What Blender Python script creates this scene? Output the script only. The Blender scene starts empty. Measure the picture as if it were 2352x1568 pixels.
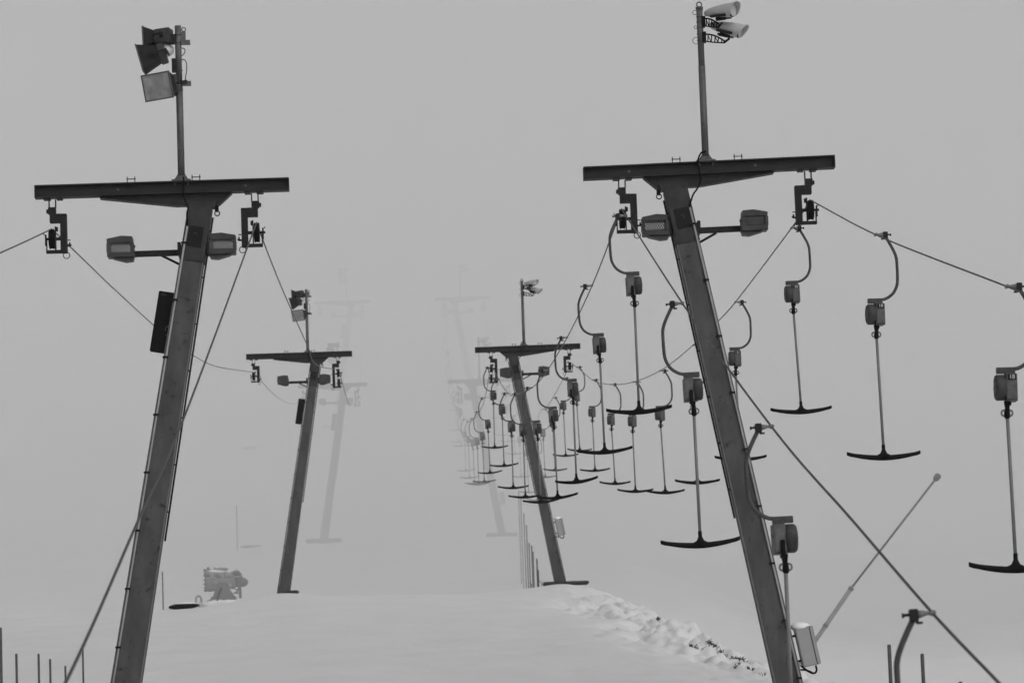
import bpy, bmesh, math, random
from mathutils import Vector, Matrix, noise
R = math.radians
S = bpy.context.scene
C = S.collection

# ------------------------------------------------------------------ camera
EYE = 1.7
YAW, PITCH, ROLL = R(2.01), R(6.66), R(2.0)
cam_d = bpy.data.cameras.new('camera'); cam = bpy.data.objects.new('camera', cam_d); C.objects.link(cam)
cam_d.lens = 120.0; cam_d.sensor_width = 36.0; cam_d.clip_start = 0.5; cam_d.clip_end = 3000
F_ = Vector((math.sin(YAW)*math.cos(PITCH), math.cos(YAW)*math.cos(PITCH), math.sin(PITCH)))
R0 = Vector((math.cos(YAW), -math.sin(YAW), 0))
U0 = R0.cross(F_)
Rt = R0*math.cos(ROLL) - U0*math.sin(ROLL)      # camera turned clockwise about its axis
Up = U0*math.cos(ROLL) + R0*math.sin(ROLL)
M = Matrix.Identity(4)
for i in range(3):
    M[i][0] = Rt[i]; M[i][1] = Up[i]; M[i][2] = -F_[i]
M[2][3] = EYE
cam.matrix_world = M
cam_d.dof.use_dof = True; cam_d.dof.focus_distance = 44.0; cam_d.dof.aperture_fstop = 5.6
S.camera = cam
FP = 120/36*2352
def ray(px, py):
    return F_ + Rt*((px-1176)/FP) + Up*(-(py-784)/FP)
def at(px, py, Y):                 # a point of the photograph at distance Y up the slope
    r = ray(px, py); return Vector((0, 0, EYE)) + r*(Y/r.y)
def atX(px, py, X):                # a point of the photograph in the vertical plane of a rope
    r = ray(px, py); return Vector((0, 0, EYE)) + r*(X/r.x)

# ------------------------------------------------------------------ sky, sun, exposure
w = bpy.data.worlds.new('World'); S.world = w; w.use_nodes = True
nt = w.node_tree; bg = nt.nodes['Background']
sky = nt.nodes.new('ShaderNodeTexSky'); sky.sky_type = 'NISHITA'; sky.sun_disc = False
sky.sun_elevation = R(38); sky.sun_rotation = R(150); sky.dust_density = 6.0; sky.air_density = 1.0
bwn = nt.nodes.new('ShaderNodeRGBToBW')
nt.links.new(sky.outputs[0], bwn.inputs[0]); nt.links.new(bwn.outputs[0], bg.inputs[0])
bg.inputs[1].default_value = 0.10
sun_d = bpy.data.lights.new('sun', 'SUN'); sun_d.energy = 0.5; sun_d.angle = R(70)
sun = bpy.data.objects.new('sun', sun_d); C.objects.link(sun)
_a, _e = R(150), R(55)
sun.rotation_euler = Vector((math.sin(_a)*math.cos(_e), math.cos(_a)*math.cos(_e), math.sin(_e))).to_track_quat('Z', 'Y').to_euler()
S.view_settings.view_transform = 'Standard'; S.view_settings.look = 'None'
S.view_settings.exposure = -0.30; S.view_settings.gamma = 1.0; S.view_settings.use_curve_mapping = False
S.render.engine = 'CYCLES'
S.cycles.use_denoising = True
S.cycles.max_bounces = 18; S.cycles.diffuse_bounces = 3; S.cycles.volume_bounces = 16
S.cycles.use_adaptive_sampling = True

# ------------------------------------------------------------------ helpers
def tag(o, label=None, cat=None, group=None, kind=None):
    if label: o['label'] = label
    if cat: o['category'] = cat
    if group: o['group'] = group
    if kind: o['kind'] = kind
    return o
def empty(name, loc=(0, 0, 0), label=None, cat=None, group=None):
    o = bpy.data.objects.new(name, None); C.objects.link(o); o.location = loc
    o.empty_display_size = .2
    return tag(o, label, cat, group)

class MB:
    """collects shapes; build() links them as ONE mesh object"""
    def __init__(s): s.bm = bmesh.new(); s.mi = 0
    def face(s, vs, smooth=False):
        try:
            f = s.bm.faces.new(vs); f.smooth = smooth; f.material_index = s.mi; return f
        except ValueError: return None
    def hexa(s, p):      # 8 points: bottom ring 0-3, top ring 4-7
        v = [s.bm.verts.new(q) for q in p]
        for q in ((3,2,1,0),(4,5,6,7),(0,1,5,4),(1,2,6,5),(2,3,7,6),(3,0,4,7)): s.face([v[i] for i in q])
        return s
    def box(s, x0, x1, y0, y1, z0, z1, m=None):
        p = [Vector(q) for q in ((x0,y0,z0),(x1,y0,z0),(x1,y1,z0),(x0,y1,z0),(x0,y0,z1),(x1,y0,z1),(x1,y1,z1),(x0,y1,z1))]
        if m is not None: p = [m @ q for q in p]
        return s.hexa(p)
    def prism(s, pts, y0, y1, m=None):    # outline in x,z pushed along y
        a = [Vector((x, y0, z)) for x, z in pts]; b = [Vector((x, y1, z)) for x, z in pts]
        if m is not None: a = [m @ q for q in a]; b = [m @ q for q in b]
        a = [s.bm.verts.new(q) for q in a]; b = [s.bm.verts.new(q) for q in b]
        s.face(a); s.face(b[::-1]); n = len(a)
        for i in range(n): s.face([a[i], b[i], b[(i+1) % n], a[(i+1) % n]])
        return s
    def tube(s, pts, r, n=10, closed=False, cap=True):
        pts = [Vector(p) for p in pts]; k = len(pts)
        rs = r if isinstance(r, (list, tuple)) else [r]*k
        rings = []; ref = None
        for i, p in enumerate(pts):
            if closed: d = pts[(i+1) % k] - pts[i-1]
            else: d = pts[min(i+1, k-1)] - pts[max(i-1, 0)]
            d.normalize()
            if ref is None:
                ref = Vector((0, 0, 1)) if abs(d.z) < .9 else Vector((1, 0, 0))
            u = (ref - d*ref.dot(d)).normalized(); v = d.cross(u); ref = u
            rings.append([s.bm.verts.new(p + (u*math.cos(2*math.pi*j/n) + v*math.sin(2*math.pi*j/n))*rs[i]) for j in range(n)])
        for i in range(k if closed else k-1):
            a, b = rings[i], rings[(i+1) % k]
            for j in range(n): s.face([a[j], a[(j+1) % n], b[(j+1) % n], b[j]], True)
        if cap and not closed:
            s.face(rings[0][::-1]); s.face(rings[-1])
        return s
    def cyl(s, a, b, r, n=14): return s.tube([a, b], r, n)
    def ring(s, c, rad, r, axis='y', n=16, m=5):
        c = Vector(c); pts = []
        for i in range(n):
            t = 2*math.pi*i/n
            pts.append(c + (Vector((math.cos(t)*rad, 0, math.sin(t)*rad)) if axis == 'y' else
                            Vector((0, math.cos(t)*rad, math.sin(t)*rad)) if axis == 'x' else
                            Vector((math.cos(t)*rad, math.sin(t)*rad, 0))))
        return s.tube(pts, r, m, closed=True)
    def blob(s, c, rx, ry, rz, nu=14, nv=9, m=None, f=None):
        c = Vector(c); rows = []
        for i in range(nv+1):
            th = math.pi*i/nv; row = []
            for j in range(nu):
                ph = 2*math.pi*j/nu
                q = Vector((math.sin(th)*math.cos(ph)*rx, math.sin(th)*math.sin(ph)*ry, math.cos(th)*rz))
                if f: q *= f(q)
                q = c + q
                if m is not None: q = m @ q
                row.append(s.bm.verts.new(q))
            rows.append(row)
        for i in range(nv):
            for j in range(nu):
                s.face([rows[i][j], rows[i+1][j], rows[i+1][(j+1) % nu], rows[i][(j+1) % nu]], True)
        return s
    def loft(s, rings, cap=True, smooth=True):
        rs = [[s.bm.verts.new(Vector(p)) for p in rg] for rg in rings]; n = len(rs[0])
        for a, b in zip(rs, rs[1:]):
            for j in range(n): s.face([a[j], a[(j+1) % n], b[(j+1) % n], b[j]], smooth)
        if cap: s.face(rs[0][::-1]); s.face(rs[-1])
        return s
    def build(s, name, mat, parent=None, bevel=0.0, label=None):
        me = bpy.data.meshes.new(name)
        bmesh.ops.remove_doubles(s.bm, verts=s.bm.verts, dist=1e-5)
        bmesh.ops.recalc_face_normals(s.bm, faces=s.bm.faces)
        if bevel:
            es = [e for e in s.bm.edges if len(e.link_faces) == 2 and e.calc_face_angle(0) > .6]
            bmesh.ops.bevel(s.bm, geom=es, offset=bevel, segments=2, affect='EDGES', clamp_overlap=True)
        s.bm.to_mesh(me); s.bm.free()
        for m_ in (mat if isinstance(mat, (list, tuple)) else [mat]): me.materials.append(m_)
        o = bpy.data.objects.new(name, me); C.objects.link(o)
        if parent is not None: o.parent = parent
        if label: o['label'] = label
        return o

def smooth_path(pts, sub=6):
    pts = [Vector(p) for p in pts]; out = []
    q = [pts[0]*2 - pts[1]] + pts + [pts[-1]*2 - pts[-2]]
    for i in range(1, len(q)-2):
        for k in range(sub):
            t = k/sub; a, b, c, d = q[i-1], q[i], q[i+1], q[i+2]
            out.append(.5*((2*b) + (c-a)*t + (2*a-5*b+4*c-d)*t*t + (-a+3*b-3*c+d)*t**3))
    out.append(pts[-1]); return out

# ------------------------------------------------------------------ materials (grey throughout: the photograph is black and white)
def mat(name, v, v2=None, rough=.6, metal=0.0, scale=6.0, spots=None, spot_v=.02, bump=0.0, streak=None, alpha=None):
    m = bpy.data.materials.new(name); m.use_nodes = True; n = m.node_tree; b = n.nodes['Principled BSDF']
    b.inputs['Roughness'].default_value = rough; b.inputs['Metallic'].default_value = metal
    b.inputs['Specular IOR Level'].default_value = .06 if v < .02 else .14 if v < .06 else .30
    v2 = v*1.3 if v2 is None else v2
    tc = n.nodes.new('ShaderNodeTexCoord'); mp = n.nodes.new('ShaderNodeMapping')
    n.links.new(tc.outputs['Object'], mp.inputs[0])
    if streak: mp.inputs['Scale'].default_value = streak
    nz = n.nodes.new('ShaderNodeTexNoise'); nz.inputs['Scale'].default_value = scale; nz.inputs['Detail'].default_value = 6; nz.inputs['Roughness'].default_value = .65
    n.links.new(mp.outputs[0], nz.inputs['Vector'])
    cr = n.nodes.new('ShaderNodeValToRGB'); cr.color_ramp.elements[0].position = .3; cr.color_ramp.elements[1].position = .7
    cr.color_ramp.elements[0].color = (v, v, v, 1); cr.color_ramp.elements[1].color = (v2, v2, v2, 1)
    n.links.new(nz.outputs['Fac'], cr.inputs[0]); out = cr.outputs[0]
    if spots:
        n2 = n.nodes.new('ShaderNodeTexNoise'); n2.inputs['Scale'].default_value = spots; n2.inputs['Detail'].default_value = 4; n2.inputs['Roughness'].default_value = .6
        n.links.new(tc.outputs['Object'], n2.inputs['Vector'])
        r2 = n.nodes.new('ShaderNodeValToRGB'); r2.color_ramp.elements[0].position = .60; r2.color_ramp.elements[1].position = .70
        n.links.new(n2.outputs['Fac'], r2.inputs[0])
        mx = n.nodes.new('ShaderNodeMix'); mx.data_type = 'RGBA'
        n.links.new(r2.outputs[0], mx.inputs[0]); n.links.new(out, mx.inputs[6]); mx.inputs[7].default_value = (spot_v,)*3 + (1,)
        out = mx.outputs[2]
    n.links.new(out, b.inputs['Base Color'])
    if bump:
        bp = n.nodes.new('ShaderNodeBump'); bp.inputs['Strength'].default_value = bump; bp.inputs['Distance'].default_value = .01
        n.links.new(nz.outputs['Fac'], bp.inputs['Height']); n.links.new(bp.outputs[0], b.inputs['Normal'])
    return m
m_beam = mat('dark_painted_beam_steel', 0.021, 0.036, .55, scale=4, streak=(1, 1, 4))
m_haunch = mat('dark_painted_haunch_steel', 0.026, 0.046, .55, scale=5)
m_trunk = mat('weathered_column_steel', 0.050, 0.092, .6, scale=3.5, spots=10, spot_v=.032, bump=.15, streak=(1.6, 1.6, .5))
m_head = mat('column_head_steel', 0.028, 0.052, .6, scale=5, spots=7, spot_v=.025)
m_edge = mat('pale_flange_edge', 0.110, 0.170, .5, scale=8)
m_pipe = mat('grey_plastic_conduit', 0.260, 0.360, .5, scale=3)
m_clip = mat('black_clip', .012, .018, .6)
m_black = mat('black_rubber', 0.005, 0.009, .5, scale=12)
m_dark = mat('dark_steel', 0.016, 0.032, .5, scale=12)
m_galv = mat('galvanised_mast_steel', 0.060, 0.130, .5, scale=7, spots=9, spot_v=.06, streak=(2, 2, .6))
m_rope = mat('steel_rope', 0.055, 0.080, .5, scale=20)
m_hang = mat('hanger_tube_steel', 0.050, 0.085, .45, scale=10)
m_case = mat('grey_cast_spring_case', 0.065, 0.130, .55, scale=14, spots=20, spot_v=.10)
m_drum = mat('grey_spring_drum', 0.035, 0.075, .55, scale=12, spots=18, spot_v=.06)
m_rod = mat('grey_pull_rod', 0.140, 0.190, .4, scale=8)
m_grip = mat('pale_cast_grip', 0.140, 0.220, .5, scale=14)
m_plate = mat('black_number_plate', .015, .02, .5)
m_num = mat('pale_plate_digits', .42, .5, .6)
m_lampg = mat('grey_lamp_housing', 0.042, 0.070, .5, scale=6, spots=6, spot_v=.08)
m_lampd = mat('dark_lamp_cheek', 0.016, 0.028, .5, scale=6)
m_lampw = mat('pale_projector_housing', 0.400, 0.500, .4, scale=5)
m_glass = mat('lamp_front_glass', .22, .42, .15, scale=5)
m_box = mat('pale_grey_switch_box', 0.270, 0.320, .5, scale=3)
m_conc = mat('wet_concrete', 0.035, 0.070, .8, scale=5)
m_stake = mat('weathered_stake', 0.050, 0.130, .7, scale=9, spots=9, spot_v=.03)
m_stakel = mat('pale_marker_pole', .16, .22, .6)
m_gun = mat('snow_gun_painted_metal', .17, .26, .5, scale=3)
m_gund = mat('snow_gun_dark_metal', .07, .11, .5)
m_snowcap = mat('snow_cap', .80, .84, .6, scale=8)
m_grass = mat('dead_grass', .035, .09, .8, scale=30)
# snow
m_snow = mat('snow_cover', .67, .72, .7, scale=.5)
_n = m_snow.node_tree; _b = _n.nodes['Principled BSDF']
_tc = _n.nodes.new('ShaderNodeTexCoord'); _mp = _n.nodes.new('ShaderNodeMapping'); _mp.inputs['Scale'].default_value = (1, .45, 1)
_n.links.new(_tc.outputs['Object'], _mp.inputs[0])
_n1 = _n.nodes.new('ShaderNodeTexNoise'); _n1.inputs['Scale'].default_value = 3.0; _n1.inputs['Detail'].default_value = 7
_n.links.new(_mp.outputs[0], _n1.inputs['Vector'])
_bp = _n.nodes.new('ShaderNodeBump'); _bp.inputs['Strength'].default_value = .35; _bp.inputs['Distance'].default_value = .06
_n.links.new(_n1.outputs['Fac'], _bp.inputs['Height']); _n.links.new(_bp.outputs[0], _b.inputs['Normal'])

# ------------------------------------------------------------------ ground
XR, XL = 3.73, -2.42
def lerp_tab(tab, t):
    if t <= tab[0][0]: return tab[0][1]
    for (a, va), (b, vb) in zip(tab, tab[1:]):
        if t <= b:
            u = (t-a)/(b-a); return va + (vb-va)*u
    return tab[-1][1]
PROFILE = [(-60,-3.5),(0,0),(20,.35),(44,1.58),(60,2.45),(70,3.05),(85,4.45),(98,5.72),(107,6.36),(111,6.46),(116,6.35),(124,6.6),(135,7.2),(150,9.2),(164,11.55),(180,14.8),(203,20.6),(260,33),(400,62),(900,150)]
def sst(a, b, t):
    t = max(0, min(1, (t-a)/(b-a))); return t*t*(3-2*t)
def prof(Y):
    return (lerp_tab(PROFILE, Y-3) + lerp_tab(PROFILE, Y) + lerp_tab(PROFILE, Y+3) + lerp_tab(PROFILE, Y-1.5) + lerp_tab(PROFILE, Y+1.5))/5
def edgeX(Y):       # where the bank breaks off to the right of the ridge
    return lerp_tab([(66,8.6),(74,8.1),(82,7.5),(90,7.1),(100,6.8),(120,6.7)], Y) + .2*math.sin(Y*.45) + .15*math.sin(Y*1.3)
random.seed(5)
hollows = []
for _i in range(420):
    y = random.uniform(72, 106); x = edgeX(y) + random.uniform(-2.8, 1.6)
    hollows.append((x, y, random.uniform(.10, .26), random.uniform(.06, .26)))
tracks = [(-4.3 + .045*(i*.95) + .15*math.sin(i*2.1), 119 + i*.95, .30, .12) for i in range(30)] + [(-1.9 + .04*i + .2*math.sin(i*1.7), 120 + i*1.1, .28, .12) for i in range(26)]
_g = at(512, 1384, 131); GUN_SPOT = (_g.x, 131, _g.z)
def ground(X, Y):
    z = prof(Y)
    z -= .035*max(0, -2.0-X)*sst(70, 104, Y)*(1-sst(125, 150, Y))
    e = edgeX(Y); band = sst(50, 66, Y)*(1-sst(118, 135, Y))
    d = X - e
    drop = 3.2*sst(-.6, 4.2, d) + .22*sst(-3.6, -.2, d)
    z -= drop*band
    zr = (4.2 + (Y-125)*.075)                      # ground of the dip to the right
    if d > 0: z = z*(1-sst(3, 12, d)) + min(z, zr if Y > 60 else z)*sst(3, 12, d) if Y < 150 else z
    # lumps
    z += .10*noise.noise(Vector((X*.16, Y*.09, 1.7))) + .05*noise.noise(Vector((X*.5, Y*.3, 4.1)))
    if 55 < Y < 125 and abs(X) < 18: z += .022*noise.noise(Vector((X*1.4, Y*.8, 7.3))) - .07*max(0, noise.noise(Vector((X*.9, Y*.55, 9.9)))-.25)
    k = band*sst(-3.2, -.5, d)*(1-sst(5, 9, d))
    if k > 0:
        v = Vector((X*1.9, Y*1.0, 2.2)); k *= .35 + .65*sst(106, 97, Y)
        z += k*(.16*noise.noise(v*.8) + .20*abs(noise.noise(v*1.7)) - .04 + .11*noise.noise(v*2.6) + .05*noise.noise(v*5.5))
        for hx, hy, hr, hd in hollows:
            q = ((X-hx)/hr)**2 + ((Y-hy)/(hr*2.2))**2
            if q < 4: z -= k*hd*1.15*math.exp(-q)
    if 117 < Y < 152 and -6 < X < 2:
        for hx, hy, hr, hd in tracks:
            q = ((X-hx)/hr)**2 + ((Y-hy)/.45)**2
            if q < 4: z -= hd*math.exp(-q)
    for tx, ty, tz in (GUN_SPOT, (5.0, 107, 6.50), (-3.65, 107, 6.50), (4.9, 164, 11.38), (-3.6, 164, 11.32)):
        q = ((X-tx)/1.3)**2 + ((Y-ty)/3.0)**2
        if q < 6: k = math.exp(-q); z = z*(1-k) + tz*k
    return z
def axis(segs):
    out = []
    for a, b, st in segs:
        n = max(1, round((b-a)/st)); out += [a + (b-a)*i/n for i in range(n)]
    out.append(segs[-1][1]); return out
xs = axis([(-320,-60,20),(-60,-16,2),(-16,3,.25),(3,10,.08),(10,13,.2),(13,30,1),(30,60,3),(60,320,20)])
ys = axis([(-40,56,3),(56,72,.5),(72,112,.17),(112,150,.3),(150,210,2.5),(210,560,25)])
bm = bmesh.new(); grid = [[bm.verts.new((x, y, ground(x, y))) for x in xs] for y in ys]
for j in range(len(ys)-1):
    for i in range(len(xs)-1):
        f = bm.faces.new((grid[j][i], grid[j][i+1], grid[j+1][i+1], grid[j+1][i])); f.smooth = True
me = bpy.data.meshes.new('ground'); bm.to_mesh(me); bm.free(); me.materials.append(m_snow)
go = bpy.data.objects.new('ground', me); C.objects.link(go); tag(go, kind='structure')

# dead grass poking out of the hollows of the bank
gm = MB(); random.seed(9)
gs = [(at(px, py, Y), n_//3, sp*.45) for px, py, Y, n_, sp in
      ((1512,1421,0,30,.10),(1593,1484,0,45,.14),(1636,1482,0,45,.14),(1655,1494,0,18,.14),(1697,1514,0,75,.16),(1692,1526,0,20,.10),(1722,1534,0,16,.12),(1748,1548,0,12,.1)) for Y in (90,)]
for g, n_, sp in gs:
    # walk along the sight line to where it meets the snow
    best = None; r = g - Vector((0, 0, EYE))
    Y = 66.0
    while Y < 118:
        p = Vector((0, 0, EYE)) + r*(Y/r.y)
        if p.z <= ground(p.x, p.y) + .02: best = p; break
        Y += .1
    if best is None: continue
    for _ in range(n_*3):
        x = best.x + random.gauss(0, sp); y = best.y + random.gauss(0, sp); z = ground(x, y) - .03
        h = random.uniform(.04, .10); dx, dy = random.gauss(0, .05), random.gauss(0, .04); wd = random.uniform(.008, .018)
        gm.hexa([Vector(q) for q in ((x-wd,y-wd,z),(x+wd,y-wd,z),(x+wd,y+wd,z),(x-wd,y+wd,z),
                 (x+dx-wd*.3,y+dy,z+h),(x+dx+wd*.3,y+dy,z+h),(x+dx+wd*.3,y+dy+.004,z+h),(x+dx-wd*.3,y+dy+.004,z+h))])
tag(gm.build('grass', m_grass), 'dead grass poking through the lumpy snow of the bank', 'grass', kind='stuff')

# ------------------------------------------------------------------ ropes
TW = {1: (44.4, 9.05), 2: (107.0, 13.97), 3: (164.0, 19.0), 4: (203.0, 28.1)}     # distance, height of the crossbeam
X_LL, X_LR, X_RL, X_RR = -4.42, -1.74, 3.065, 5.56
DZ = {(1, 1): .05}
TILT = {(-1, 1): .002, (1, 1): .018, (1, 2): .007}
WT = .49                                             # wheel top below the beam centre
def wheel_top(X, t):
    s = 1 if X > 0 else -1
    return TW[t][1] - WT + DZ.get((s, t), 0) + TILT.get((s, t), 0)*(X - (XR if s > 0 else XL))
def sheave_pt(X, t): return Vector((X, TW[t][0], wheel_top(X, t)))
def strand(X, segs):
    """segs: list of spans; each a list of tower numbers (int) and picture points (x,y)"""
    out = []
    for sp in segs:
        pts = [sheave_pt(X, q) if isinstance(q, int) else (q if isinstance(q, Vector) else atX(q[0], q[1], X)) for q in sp]
        pts.sort(key=lambda p: p.y)
        out += smooth_path(pts, 8) if not out else smooth_path(pts, 8)[1:]
    return out
def sag(X, a, b, d=.9):
    pa, pb = sheave_pt(X, a), sheave_pt(X, b); o = []
    for t in (.25, .5, .75):
        p = pa.lerp(pb, t); p.z -= d*4*t*(1-t); o.append(p)
    return o
def vpt(X, Y, z): return Vector((X, Y, z))
PATH = {}
PATH['LL'] = strand(X_LL, [[(0,581),(60,554),1], [1,(200,604),(270,671),(384,773.7),(445,817),(500,842),2], [2,(638.7,913.6),(678,927),3], [3]+sag(X_LL,3,4)+[4], [4, vpt(X_LL,240,35)]])
PATH['LR'] = strand(X_LR, [[vpt(X_LR, 5, -.55),vpt(X_LR, 12, .98),(150,1568),(315,1200),(430,940),1], [1,(612.4,574),(653.6,676),(704.6,790),(727.7,838),2], [2,(800,925)]+sag(X_LR,2,3,.8)[1:]+[3], [3]+sag(X_LR,3,4)+[4], [4, vpt(X_LR,240,35)]])
PATH['RL'] = strand(X_RL, [[(2420,1703),(2295,1568),(2140,1405),(1954,1190),(1778,987),(1578,712),1], [1,(1362,651),(1303,774),(1253,857),(1226,887),(1200,901),(1166,902),2],
                           [2,(1113,917),(1101,946),(1090,961),(1080,967),(1070,962),(1060,948),3], [3]+sag(X_RL,3,4,1.6)+[4], [4, vpt(X_RL,240,35)]])
PATH['RR'] = strand(X_RR, [[(2420,702),(2318,660),(2020,543),1], [1,(1826,513),(1696,685),(1650,737),(1595,790),(1523,847),(1461,875),(1411,883),(1366,875),(1336,852),2],
                           [2,(1299,859),(1275,904),(1257,933),(1238,950)]+sag(X_RR,2,3,2.3)[1:]+[3], [3]+sag(X_RR,3,4,1.6)+[4], [4, vpt(X_RR,240,35)]])
def rope_z(key, Y):
    p = PATH[key]
    for a, b in zip(p, p[1:]):
        if a.y <= Y <= b.y and b.y > a.y:
            t = (Y-a.y)/(b.y-a.y); return a.z + (b.z-a.z)*t, math.atan2(b.z-a.z, b.y-a.y)
    return p[-1].z, 0
for key, lab in (('LL', 'bare steel haul rope leaving the picture at the left edge'),
                 ('LR', 'bare steel haul rope crossing in front of the left foreground column'),
                 ('RL', 'steel haul rope running diagonally down to the bottom right corner with tow bars'),
                 ('RR', 'steel haul rope on the outer right wheel with the numbered tow bars')):
    pts = PATH[key]
    o = MB().tube(pts, .0095, 6).build('haul_rope', m_rope)
    tag(o, lab, 'cable', 'steel haul ropes of the two drag lifts')

# ------------------------------------------------------------------ tow bars
def bar_mesh():
    m = MB(); rings = []
    N = 22
    for i in range(N+1):
        u = -1 + 2*i/N; x = u*.425
        zc = -2.508 + .052*abs(u)**1.9 + (.004 if abs(u) > .93 else 0)
        h = .013*(1-abs(u)**1.8) + .0175 + (.003 if abs(u) > .9 else 0)
        hub = max(0, 1-abs(x)/.085); top = zc + h + .10*hub**2.6
        bot = zc - h
        y = .021 if abs(u) < .97 else .014
        rings.append([(x, -y, bot+.006), (x, -y*.5, bot), (x, y*.5, bot), (x, y, bot+.006), (x, y, top-.005), (x, y*.5, top), (x, -y*.5, top), (x, -y, top-.005)])
    m.loft(rings)
    m.cyl((0, 0, -2.42), (0, 0, -2.36), .021)
    return m
def make_bar():
    t = empty('tow_bar')
    g = MB(); g.tube([(0, 0, 0), (.03, 0, .002), (.06, 0, 0), (.09, 0, -.002)], [.012, .012, .02, .027], 8)
    g.tube([(0, -.045, 0), (0, .045, 0)], .017, 8)
    o = g.build('grip', m_grip, t)
    g = MB(); g.box(.085, .135, -.035, .035, -.045, .03); g.cyl((.13, 0, 0), (.172, 0, -.004), .010, 8); g.cyl((.166, 0, -.004), (.178, 0, -.004), .017, 8)
    g.box(.06, .10, -.02, .02, -.058, -.044)
    g.build('clamp_head', m_dark, o, bevel=.006)
    path = smooth_path([(.115,0,-.03),(.155,0,-.10),(.199,0,-.187),(.225,0,-.26),(.232,0,-.33),(.232,0,-.50),(.222,0,-.585),(.185,0,-.665),(.136,0,-.712),(.08,0,-.742),(.03,0,-.752)], 5)
    MB().tube(path, .0175, 10).build('hanger', m_hang, t)
    b = MB(); b.box(-.047, .051, -.10, .10, -1.03, -.80)
    b.box(-.052, .056, -.085, .085, -.905, -.895); b.box(-.05, .054, -.09, .09, -1.045, -1.03)
    case = b.build('spring_box', m_case, t, bevel=.012)
    d = MB(); d.tube([(-.046, 0, -.918), (-.125, 0, -.918), (-.142, 0, -.918)], [.118, .118, .104], 24)
    for k in range(6):
        a = k*math.pi/3; d.cyl((-.140, math.cos(a)*.075, -.918+math.sin(a)*.075), (-.147, math.cos(a)*.075, -.918+math.sin(a)*.075), .008, 6)
    d.build('drum', m_drum, case)
    k = MB(); k.box(-.125, .045, -.022, .022, -.792, -.735); k.box(-.05, .045, -.04, .04, -.801, -.79)
    for x in (-.10, -.06, -.01): k.cyl((x, -.028, -.763), (x, .028, -.763), .009, 6)
    k.build('bracket', m_hang, case, bevel=.004)
    n = MB(); n.prism([(-.065,-1.04),(-.005,-1.04),(-.018,-1.10),(-.018,-1.15),(-.058,-1.15),(-.056,-1.10)], -.025, .025)
    n.box(-.03, .005, .098, .122, -1.05, -.93); n.box(-.03, .005, .02, .12, -1.075, -1.045)
    n.tube([(-.04, 0, -1.13), (-.04, 0, -1.175), (-.04, 0, -1.20)], [.027, .030, .021], 10)
    n.build('neck', m_black, t, bevel=.004)
    h = MB(); h.tube(smooth_path([(-.055,0,-1.12),(-.085,0,-1.13),(-.088,0,-1.16),(-.068,0,-1.175),(-.012,0,-1.175),(.008,0,-1.16),(.004,0,-1.13),(-.025,0,-1.12)], 3), .009, 6)
    h.build('handle', m_grip, t)
    MB().tube([(-.038, 0, -1.18), (-.012, 0, -2.45)], .0165, 10).build('rod', m_rod, t)
    o = bar_mesh().build('crossbar', m_black, t); o.location = (-.012, 0, -.05)
    return t
def number_plate(num, parent):
    m = MB(); m.box(-.034, .042, -.108, -.1045, -.857, -.808)
    cu = bpy.data.curves.new('digits', 'FONT'); cu.body = str(num); cu.size = .052; cu.align_x = 'CENTER'; cu.align_y = 'CENTER'; cu.extrude = .0006; cu.offset = .0012
    to = bpy.data.objects.new('digits', cu); C.objects.link(to); bpy.context.view_layer.update()
    tm = bpy.data.meshes.new_from_object(to.evaluated_get(bpy.context.evaluated_depsgraph_get()))
    mm = Matrix.Translation((.004, -.1095, -.8325)) @ Matrix.Rotation(math.pi/2, 4, 'X')
    tm.transform(mm); n0 = len(m.bm.faces); m.bm.from_mesh(tm); m.bm.faces.ensure_lookup_table()
    for f in list(m.bm.faces)[n0:]: f.material_index = 1
    bpy.data.objects.remove(to); bpy.data.curves.remove(cu); bpy.data.meshes.remove(tm)
    return m.build('number_plate', [m_plate, m_num], parent)
proto = make_bar(); used = [False]
def copy_tree(o, parent=None):
    c = o.copy(); C.objects.link(c); c.parent = parent
    for ch in list(o.children): copy_tree(ch, c)
    return c
pristine = [proto]
def place_bar(key, X, Y, flip, label, yaw=0.0, sway=0.0, num=None):
    o = copy_tree(proto)
    z, sl = rope_z(key, Y)
    o.location = (X, Y, z); o.rotation_euler = (random.uniform(-.015, .015), sway, math.pi + random.uniform(-.06, .06) if flip else random.uniform(-.06, .06))
    for ch in o.children:
        if ch.name.startswith('crossbar'): ch.rotation_euler = (0, 0, yaw)
        if ch.name.startswith('spring_box') and num: number_plate(num, ch)
    tag(o, label, 'tow bar', 'tow bars hanging from the right lift ropes')
    return o
random.seed(12)
RL = [19.68 + 7.99*k for k in range(23)]
yaws = {0: 0, 1: .1, 2: .12, 3: -.15, 4: -.1, 5: -.5, 6: -.35, 7: .3, 8: .2, 9: .15, 10: -.2, 11: .1, 12: -.25}
ORD = ['nearest', 'second', 'third', 'fourth', 'fifth', 'sixth', 'seventh', 'eighth', 'ninth', 'tenth', 'eleventh', 'twelfth', 'thirteenth', 'fourteenth', 'fifteenth', 'sixteenth', 'seventeenth', 'eighteenth', 'nineteenth', 'twentieth', 'twenty-first', 'twenty-second', 'twenty-third']
near_l = {0: 'large blurred tow bar cut off at the bottom right with only grip and hanger showing',
          1: 'tow bar whose hanger crosses the right foreground column low down beside the pale box',
          2: 'tow bar just left of the right foreground column with a straight V shaped crossbar',
          3: 'tow bar hanging directly below the inner wheel of the right foreground tower',
          4: 'first tow bar up the slope behind the right foreground tower on the inner rope',
          5: 'tow bar whose hanger passes before the far end of the second right crossbeam'}
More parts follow.
